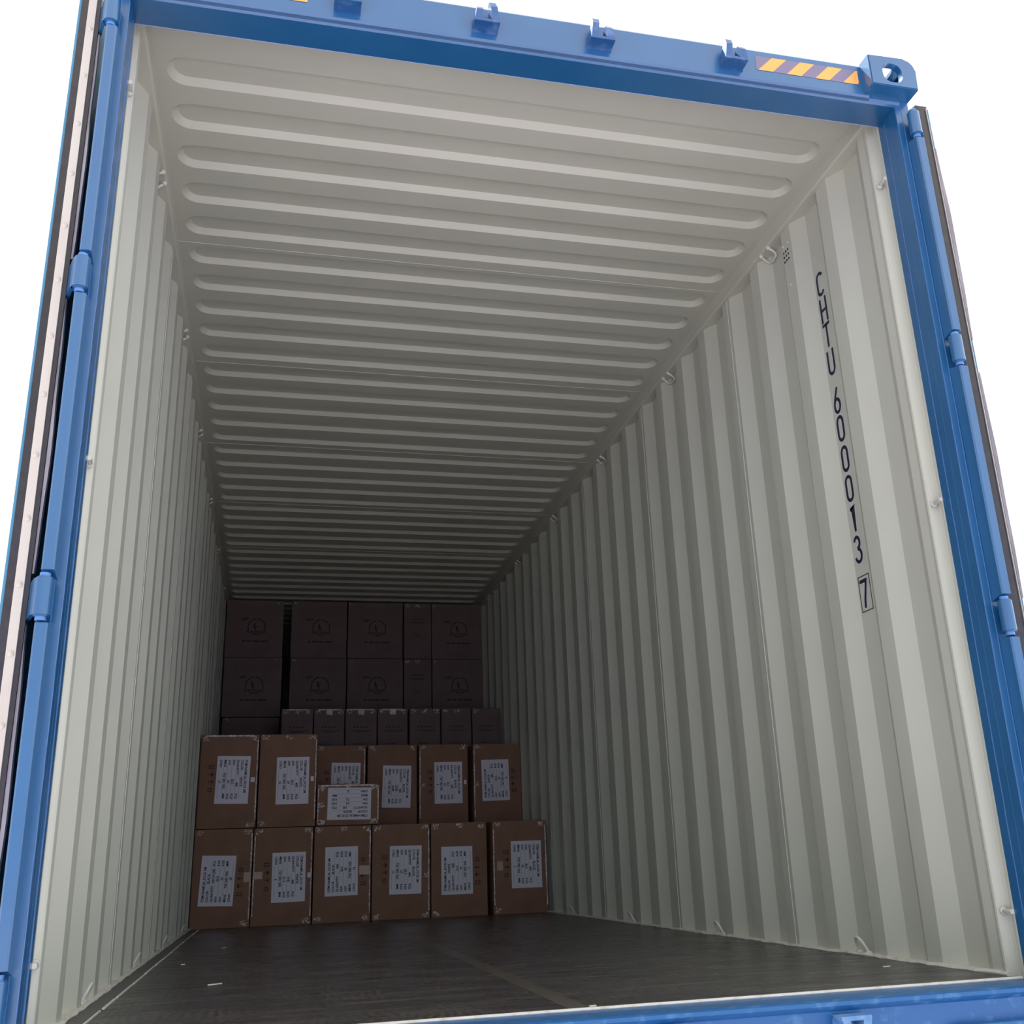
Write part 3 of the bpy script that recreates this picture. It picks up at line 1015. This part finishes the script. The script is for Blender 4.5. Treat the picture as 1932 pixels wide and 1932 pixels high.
G1 = 'brown cartons of the front row'
YF, DP, H1 = 4.872, 0.70, 0.600
def T(name, c, q, nw, gw, meas, no): return (name, c, q, nw, gw, meas, no)
A382, A583 = '720*382*365', '720*583*365'
SZ = (0.305, 0.213)
DC = 'JA_DC32 2M'
front = [
 (-1.170, 0.366, -1.014, 0.285, 88, T(DC, 'BLACK', 'EACH 200', '26.3', '29', A382, '20'), dict(right=True, corners='tr br tl'), [('patch', -0.852, -0.808, 0.270, 0.330)],
  'brown carton numbered 20 on the floor against the left wall'),
 (-0.798, 0.378, -0.569, 0.291, -89.5, T('JA_DC21 1M', 'WHITE', '400', '19.8', '21.3', A382, '6'), dict(right=True, left=True, corners='tl tr br'), [('tag', -0.450, -0.426, 0.284, 0.315), ('patch', -0.795, -0.735, 0.285, 0.330)],
  'brown carton numbered 6 on the floor, second from the left wall'),
 (-0.411, 0.372, -0.231, 0.315, 90.5, T(DC, 'BLACK', '400', '26.3', '29', A583, '14'), dict(right=True, corners='tl tr bl br tc'), [('patch', -0.116, -0.048, 0.288, 0.345)],
  'brown carton numbered 14 with a tan tape patch, right under the small flat carton'),
 (-0.031, 0.385, 0.191, 0.308, -90.5, T(DC, 'BLACK', '400', '26.3', '29', A382, '13'), dict(right=True, corners='tl tr bl br mr', dens=1.2), [],
  'brown carton numbered 13 on the floor with shiny crinkled tape down its right edge'),
 (0.364, 0.382, 0.538, 0.292, 90.0, T(DC, 'WHITE', '400', '26.3', '29', A583, '11'), dict(right=False, corners='tl tr bl tc', dens=1.3), [],
  'brown carton numbered 11 on the floor, second from the right wall'),
 (0.786, 0.380, 1.020, 0.314, -90.0, T(DC, 'BLACK', '400', '26.3', '29', A382, '7'), dict(right=True, left=True, corners='tl tr bl'), [('patch', 0.814, 0.856, 0.278, 0.338), ('tag', 1.098, 1.118, 0.325, 0.355)],
  'brown carton numbered 7 on the floor beside the right wall'),
]
for i, (x0, wd, cx, cz, ang, txt, tk, ex, lab) in enumerate(front):
    carton(x0, YF, 0.0, wd, DP, H1, lab, G1, CARD, (cx, cz, ang, txt, SZ), True, tk, ex, seed=i)
carton(-1.166, YF, H1 + 0.004, 0.372, DP, H1, 'brown carton numbered 15 stacked on the leftmost floor carton by the left wall', G1, CARD,
       (-0.953, 0.911, -91.2, T(DC, 'WHITE', '400', '26.3', '29', A382, '15'), SZ), True, dict(right=True, top=True, corners='tl tr br'), [('tag', -0.838, -0.812, 0.895, 0.925)], seed=21)
carton(-0.785, YF, H1 + 0.004, 0.375, DP, H1, 'brown carton numbered 16 stacked directly left of the small flat carton', G1, CARD,
       (-0.566, 0.900, -89.8, T(DC, 'WHITE', '400', '26.3', '29', A583, '16'), SZ), False, dict(right=True, corners='tl tr bl tc'), [('tag', -0.448, -0.427, 0.893, 0.925)], seed=22)
carton(-0.402, YF - 0.01, H1 + 0.004, 0.412, 0.50, 0.264, 'small flat carton numbered 21 with an upside down label, on the middle cartons', None, CARD,
       (-0.189, 0.741, 179.5, T(DC, 'BLACK', '100', '6.5', '7.5', '', '21'), (0.288, 0.207)), False, dict(right=True, left=True, top=True, corners='tl tr bl br tc ml', dens=1.6), [], seed=23, name='small_carton')
G2 = 'brown cartons of the second row'
Y2 = 5.60
second = [
 (-0.384, 0.361, -0.168, 0.925, -91, T(DC, 'BLACK', '400', '26.3', '29', A382, '8'), dict(right=True, corners='tl tr mr'), [], 'brown carton behind the small flat carton, its label half hidden by it'),
 (-0.005, 0.368, 0.211, 0.898, -91.5, T(DC, 'BLACK', '400', '25.88', '28.88', A382, '1'), dict(right=False, corners='tl tr'), [], 'brown carton numbered 1 in the second row, just right of the small flat carton'),
 (0.380, 0.374, 0.603, 0.919, -89.7, T(DC, 'BLACK', '400', '26.3', '29', A382, '9'), dict(right=False, left=True, corners='tl tr ml'), [('tag', 0.722, 0.742, 0.905, 0.937)], 'brown carton numbered 9 in the second row, tiny white tag at its right edge'),
 (0.797, 0.370, 0.968, 0.932, 91.0, T(DC, 'BLACK', '400', '26.3', '29', A583, '12'), dict(right=False, left=True, corners='tl ml'), [], 'brown carton numbered 12 in the second row, beside the right wall'),
]
for i, (x0, wd, cx, cz, ang, txt, tk, ex, lab) in enumerate(second):
    carton(x0, Y2, H1 + 0.004, wd, DP, H1, lab, G2, CARD, (cx, cz, ang, txt, SZ), i != 1, tk, ex, seed=31 + i)

# narrow cartons with a few printed rows
def word_blocks(bm, x, z, groups, cw, ch, y):
    """rows of tiny solid block characters"""
    for g in groups:
        for k in range(g):
            bm.faces.new([bm.verts.new(p) for p in ((x, y, z), (x + cw * 0.78, y, z), (x + cw * 0.78, y, z + ch), (x, y, z + ch))])
            x += cw
        x += cw * 0.8
def narrow_print(t, wd, h):
    y = -0.0062
    bm = bmesh.new()
    word_blocks(bm, wd * 0.26, h * 0.70, (1, 1, 1, 1, 1), 0.014, 0.013, y)
    obj('printed_text', bm, FADED, t)
    for z, a, b in ((h * 0.655, 0.18, 0.86), (h * 0.635, 0.32, 0.72), (h * 0.45, 0.25, 0.6), (h * 0.40, 0.3, 0.62)):
        bm = bmesh.new()
        bm.faces.new([bm.verts.new(p) for p in ((wd * a, y, z), (wd * b, y, z), (wd * b, y, z + 0.004), (wd * a, y, z + 0.004))])
        obj('printed_line', bm, FADED, t)
def narrow(x0, y0, z0, wd, h, lab, group, seed, flap=None, tk=None):
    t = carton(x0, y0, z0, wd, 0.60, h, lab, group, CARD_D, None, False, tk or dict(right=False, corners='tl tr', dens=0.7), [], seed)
    narrow_print(t, wd, h)
    if flap:
        bm = bmesh.new()
        rnd = random.Random(seed)
        for k in range(3):
            a = wd / 2 - 0.024 + 0.003 * k
            z1 = h - 0.002
            bm.faces.new([bm.verts.new(p) for p in ((a, -0.0055 - .0004 * k, z1 - 0.045 + .006 * k), (a + 0.046 - .006 * k, -0.0055 - .0004 * k, z1 - 0.050 + 0.005 * k), (a + 0.052 - .006 * k, -0.0055 - .0004 * k, z1), (a - 0.004, -0.0055 - .0004 * k, z1))])
        obj('tape_flap', bm, TAPER if flap == 1 else TAPE, t)
    return t
Z3 = 1.055
row3 = [(-0.644, 0.250, 'narrow dim carton at the left end of the third row', 0, 'tl tr tc'),
        (-0.384, 0.244, 'narrow dim carton with pink tape flap, second from left end of third row', 1, 'tl tr'),
        (-0.130, 0.255, 'narrow dim carton, third from the left end of its row, pink tape flap', 1, 'tl tr'),
        (0.135, 0.246, 'narrow dim carton with the brightest tape flap, middle of the third row', 2, 'tl tr tc'),
        (0.400, 0.254, 'narrow dim carton in the third row, third from its right end', 0, 'tl tr tc'),
        (0.668, 0.250, 'narrow dim carton in the third row, second from its right end', 0, 'tl tc'),
        (0.930, 0.236, 'narrow dim carton at the right end of the third row near the right wall', 0, 'tl')]
for i, (x0, wd, lab, fl, cn) in enumerate(row3):
    narrow(x0, 6.32, Z3, wd, 0.525, lab, 'narrow cartons of the third row', 50 + i, fl,
           dict(right=False, top=fl > 0 or i == 0, corners=cn, dens=0.9))

# large cartons with a round printed emblem, back stack up to the roof
def emblem(t, wd, h, dx=0.0):
    bm = bmesh.new()
    y = -0.0068
    cx, cz, r = wd * 0.535 + dx, h * 0.525, 0.075
    def ringseg(a0, a1, r0, r1, n=20):
        for i in range(n):
            a, b = math.radians(a0 + (a1 - a0) * i / n), math.radians(a0 + (a1 - a0) * (i + 1) / n)
            bm.faces.new([bm.verts.new(p) for p in ((cx + r0 * math.cos(a), y, cz + r0 * math.sin(a)), (cx + r1 * math.cos(a), y, cz + r1 * math.sin(a)), (cx + r1 * math.cos(b), y, cz + r1 * math.sin(b)), (cx + r0 * math.cos(b), y, cz + r0 * math.sin(b)))])
    ringseg(-22, 86, r - 0.004, r + 0.004)
    ringseg(96, 206, r - 0.004, r + 0.004)
    ringseg(238, 305, r - 0.010, r - 0.003, 10)
    # small running flame figure
    fx, fz = cx - 0.014, cz + 0.006
    for pts in (((-0.014, 0.02), (0.002, 0.036), (0.004, 0.006), (-0.004, -0.006)), ((-0.018, -0.006), (-0.006, 0.006), (0.002, -0.004), (-0.006, -0.014)),
                ((-0.006, -0.008), (0.010, -0.006), (0.008, -0.032), (0.002, -0.034)), ((0.004, -0.004), (0.014, 0.004), (0.024, 0.010), (0.020, 0.0), (0.010, -0.008))):
        bm.faces.new([bm.verts.new((fx + u, y, fz + v)) for u, v in pts])
    # banner lettering across the foot of the ring
    add_text(bm, 'PORTRONIC', 0.031, frame_matrix(cx, cz - 0.054, 0, y), 'CENTER', 0.0006)
    o = obj('printed_emblem', bm, FADED, t)
    o['label'] = 'faint round printed emblem with lettering'
    bm = bmesh.new()
    word_blocks(bm, cx - 0.118, h * 0.525 - 0.135, (2, 3, 3, 5), 0.0148, 0.015, y)
    obj('printed_text', bm, FADED, t)
    bm = bmesh.new()
    # slanted note left of the ring
    for k, (a, b, z, dz) in enumerate(((-0.135, -0.080, 0.072, 0.012), (-0.128, -0.066, 0.062, 0.010))):
        bm.faces.new([bm.verts.new(p) for p in ((cx + a, y, cz + z), (cx + b, y, cz + z + dz), (cx + b, y, cz + z + dz + 0.007), (cx + a, y, cz + z + 0.007))])
    obj('printed_note', bm, FADED, t)
G4 = 'large dim cartons with round emblems in the back stack'
YB, HB = 7.04, 0.520
cols = [(-1.156, 0.498, 0), (-0.586, 0.496, 0), (-0.078, 0.500, 0), (0.436, 0.252, 1), (0.694, 0.472, 0)]
where = ['leftmost column of the back stack', 'just right of the dark gap', 'centre column of the back stack', '', 'rightmost in the back stack']
for layer, zb in ((0, 2.138), (1, 1.614)):
    for k, (x0, wd, nr) in enumerate(cols):
        pos = 'under the roof' if layer == 0 else 'one layer below the roof'
        if nr:
            narrow(x0, YB, zb, wd, HB, 'narrow dim carton between wide emblem cartons, ' + pos, 'narrow cartons in the back stack', 80 + layer, None, dict(right=False, top=False, corners='tl tc', dens=0.8))
        else:
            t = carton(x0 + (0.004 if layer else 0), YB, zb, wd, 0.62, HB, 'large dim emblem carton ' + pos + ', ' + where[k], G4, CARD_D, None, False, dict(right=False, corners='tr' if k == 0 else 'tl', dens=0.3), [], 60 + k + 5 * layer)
            emblem(t, wd, HB)
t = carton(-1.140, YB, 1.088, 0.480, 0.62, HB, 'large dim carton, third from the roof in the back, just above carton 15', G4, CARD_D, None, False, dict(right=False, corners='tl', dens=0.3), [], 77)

# ------------------------------------------------------------------ litter on the floor
def splinter(x, y, L, wd, ang, lab, name='wood_splinter', cat='wood splinter', th=0.003):
    bm = bmesh.new()
    box(bm, -L / 2, L / 2, -wd / 2, wd / 2, 0.0, th)
    for v in bm.verts:
        if v.co.x > 0: v.co.y *= 0.4
        if v.co.x < 0 and v.co.y > 0: v.co.x += L * 0.12
    o = obj(name, bm, WOOD)
    o.location = (x, y, 0.0008)
    o.rotation_euler = (0, 0, ang)
    o['label'] = lab
    o['category'] = cat
splinter(-0.850, 1.15, 0.050, 0.006, 0.55, 'thin pale wood splinter lying on the dark floor, longest scrap there')
splinter(-1.005, 2.03, 0.016, 0.014, 0.2, 'tiny pale chip on the floor near the left wall', 'wood_chip', 'wood chip')
splinter(-0.885, 2.90, 0.020, 0.018, 1.0, 'tiny dark-shadowed chip on the floor close to the leftmost cartons', 'wood_chip', 'wood chip')
splinter(1.036, 0.43, 0.026, 0.010, 0.1, 'small pale chip on the floor near the right wall and the sill', 'wood_chip', 'wood chip')
splinter(0.040, 0.045, 0.020, 0.010, 0.4, 'small pale crumb on the floor at the middle of the sill', 'wood_chip', 'wood chip')
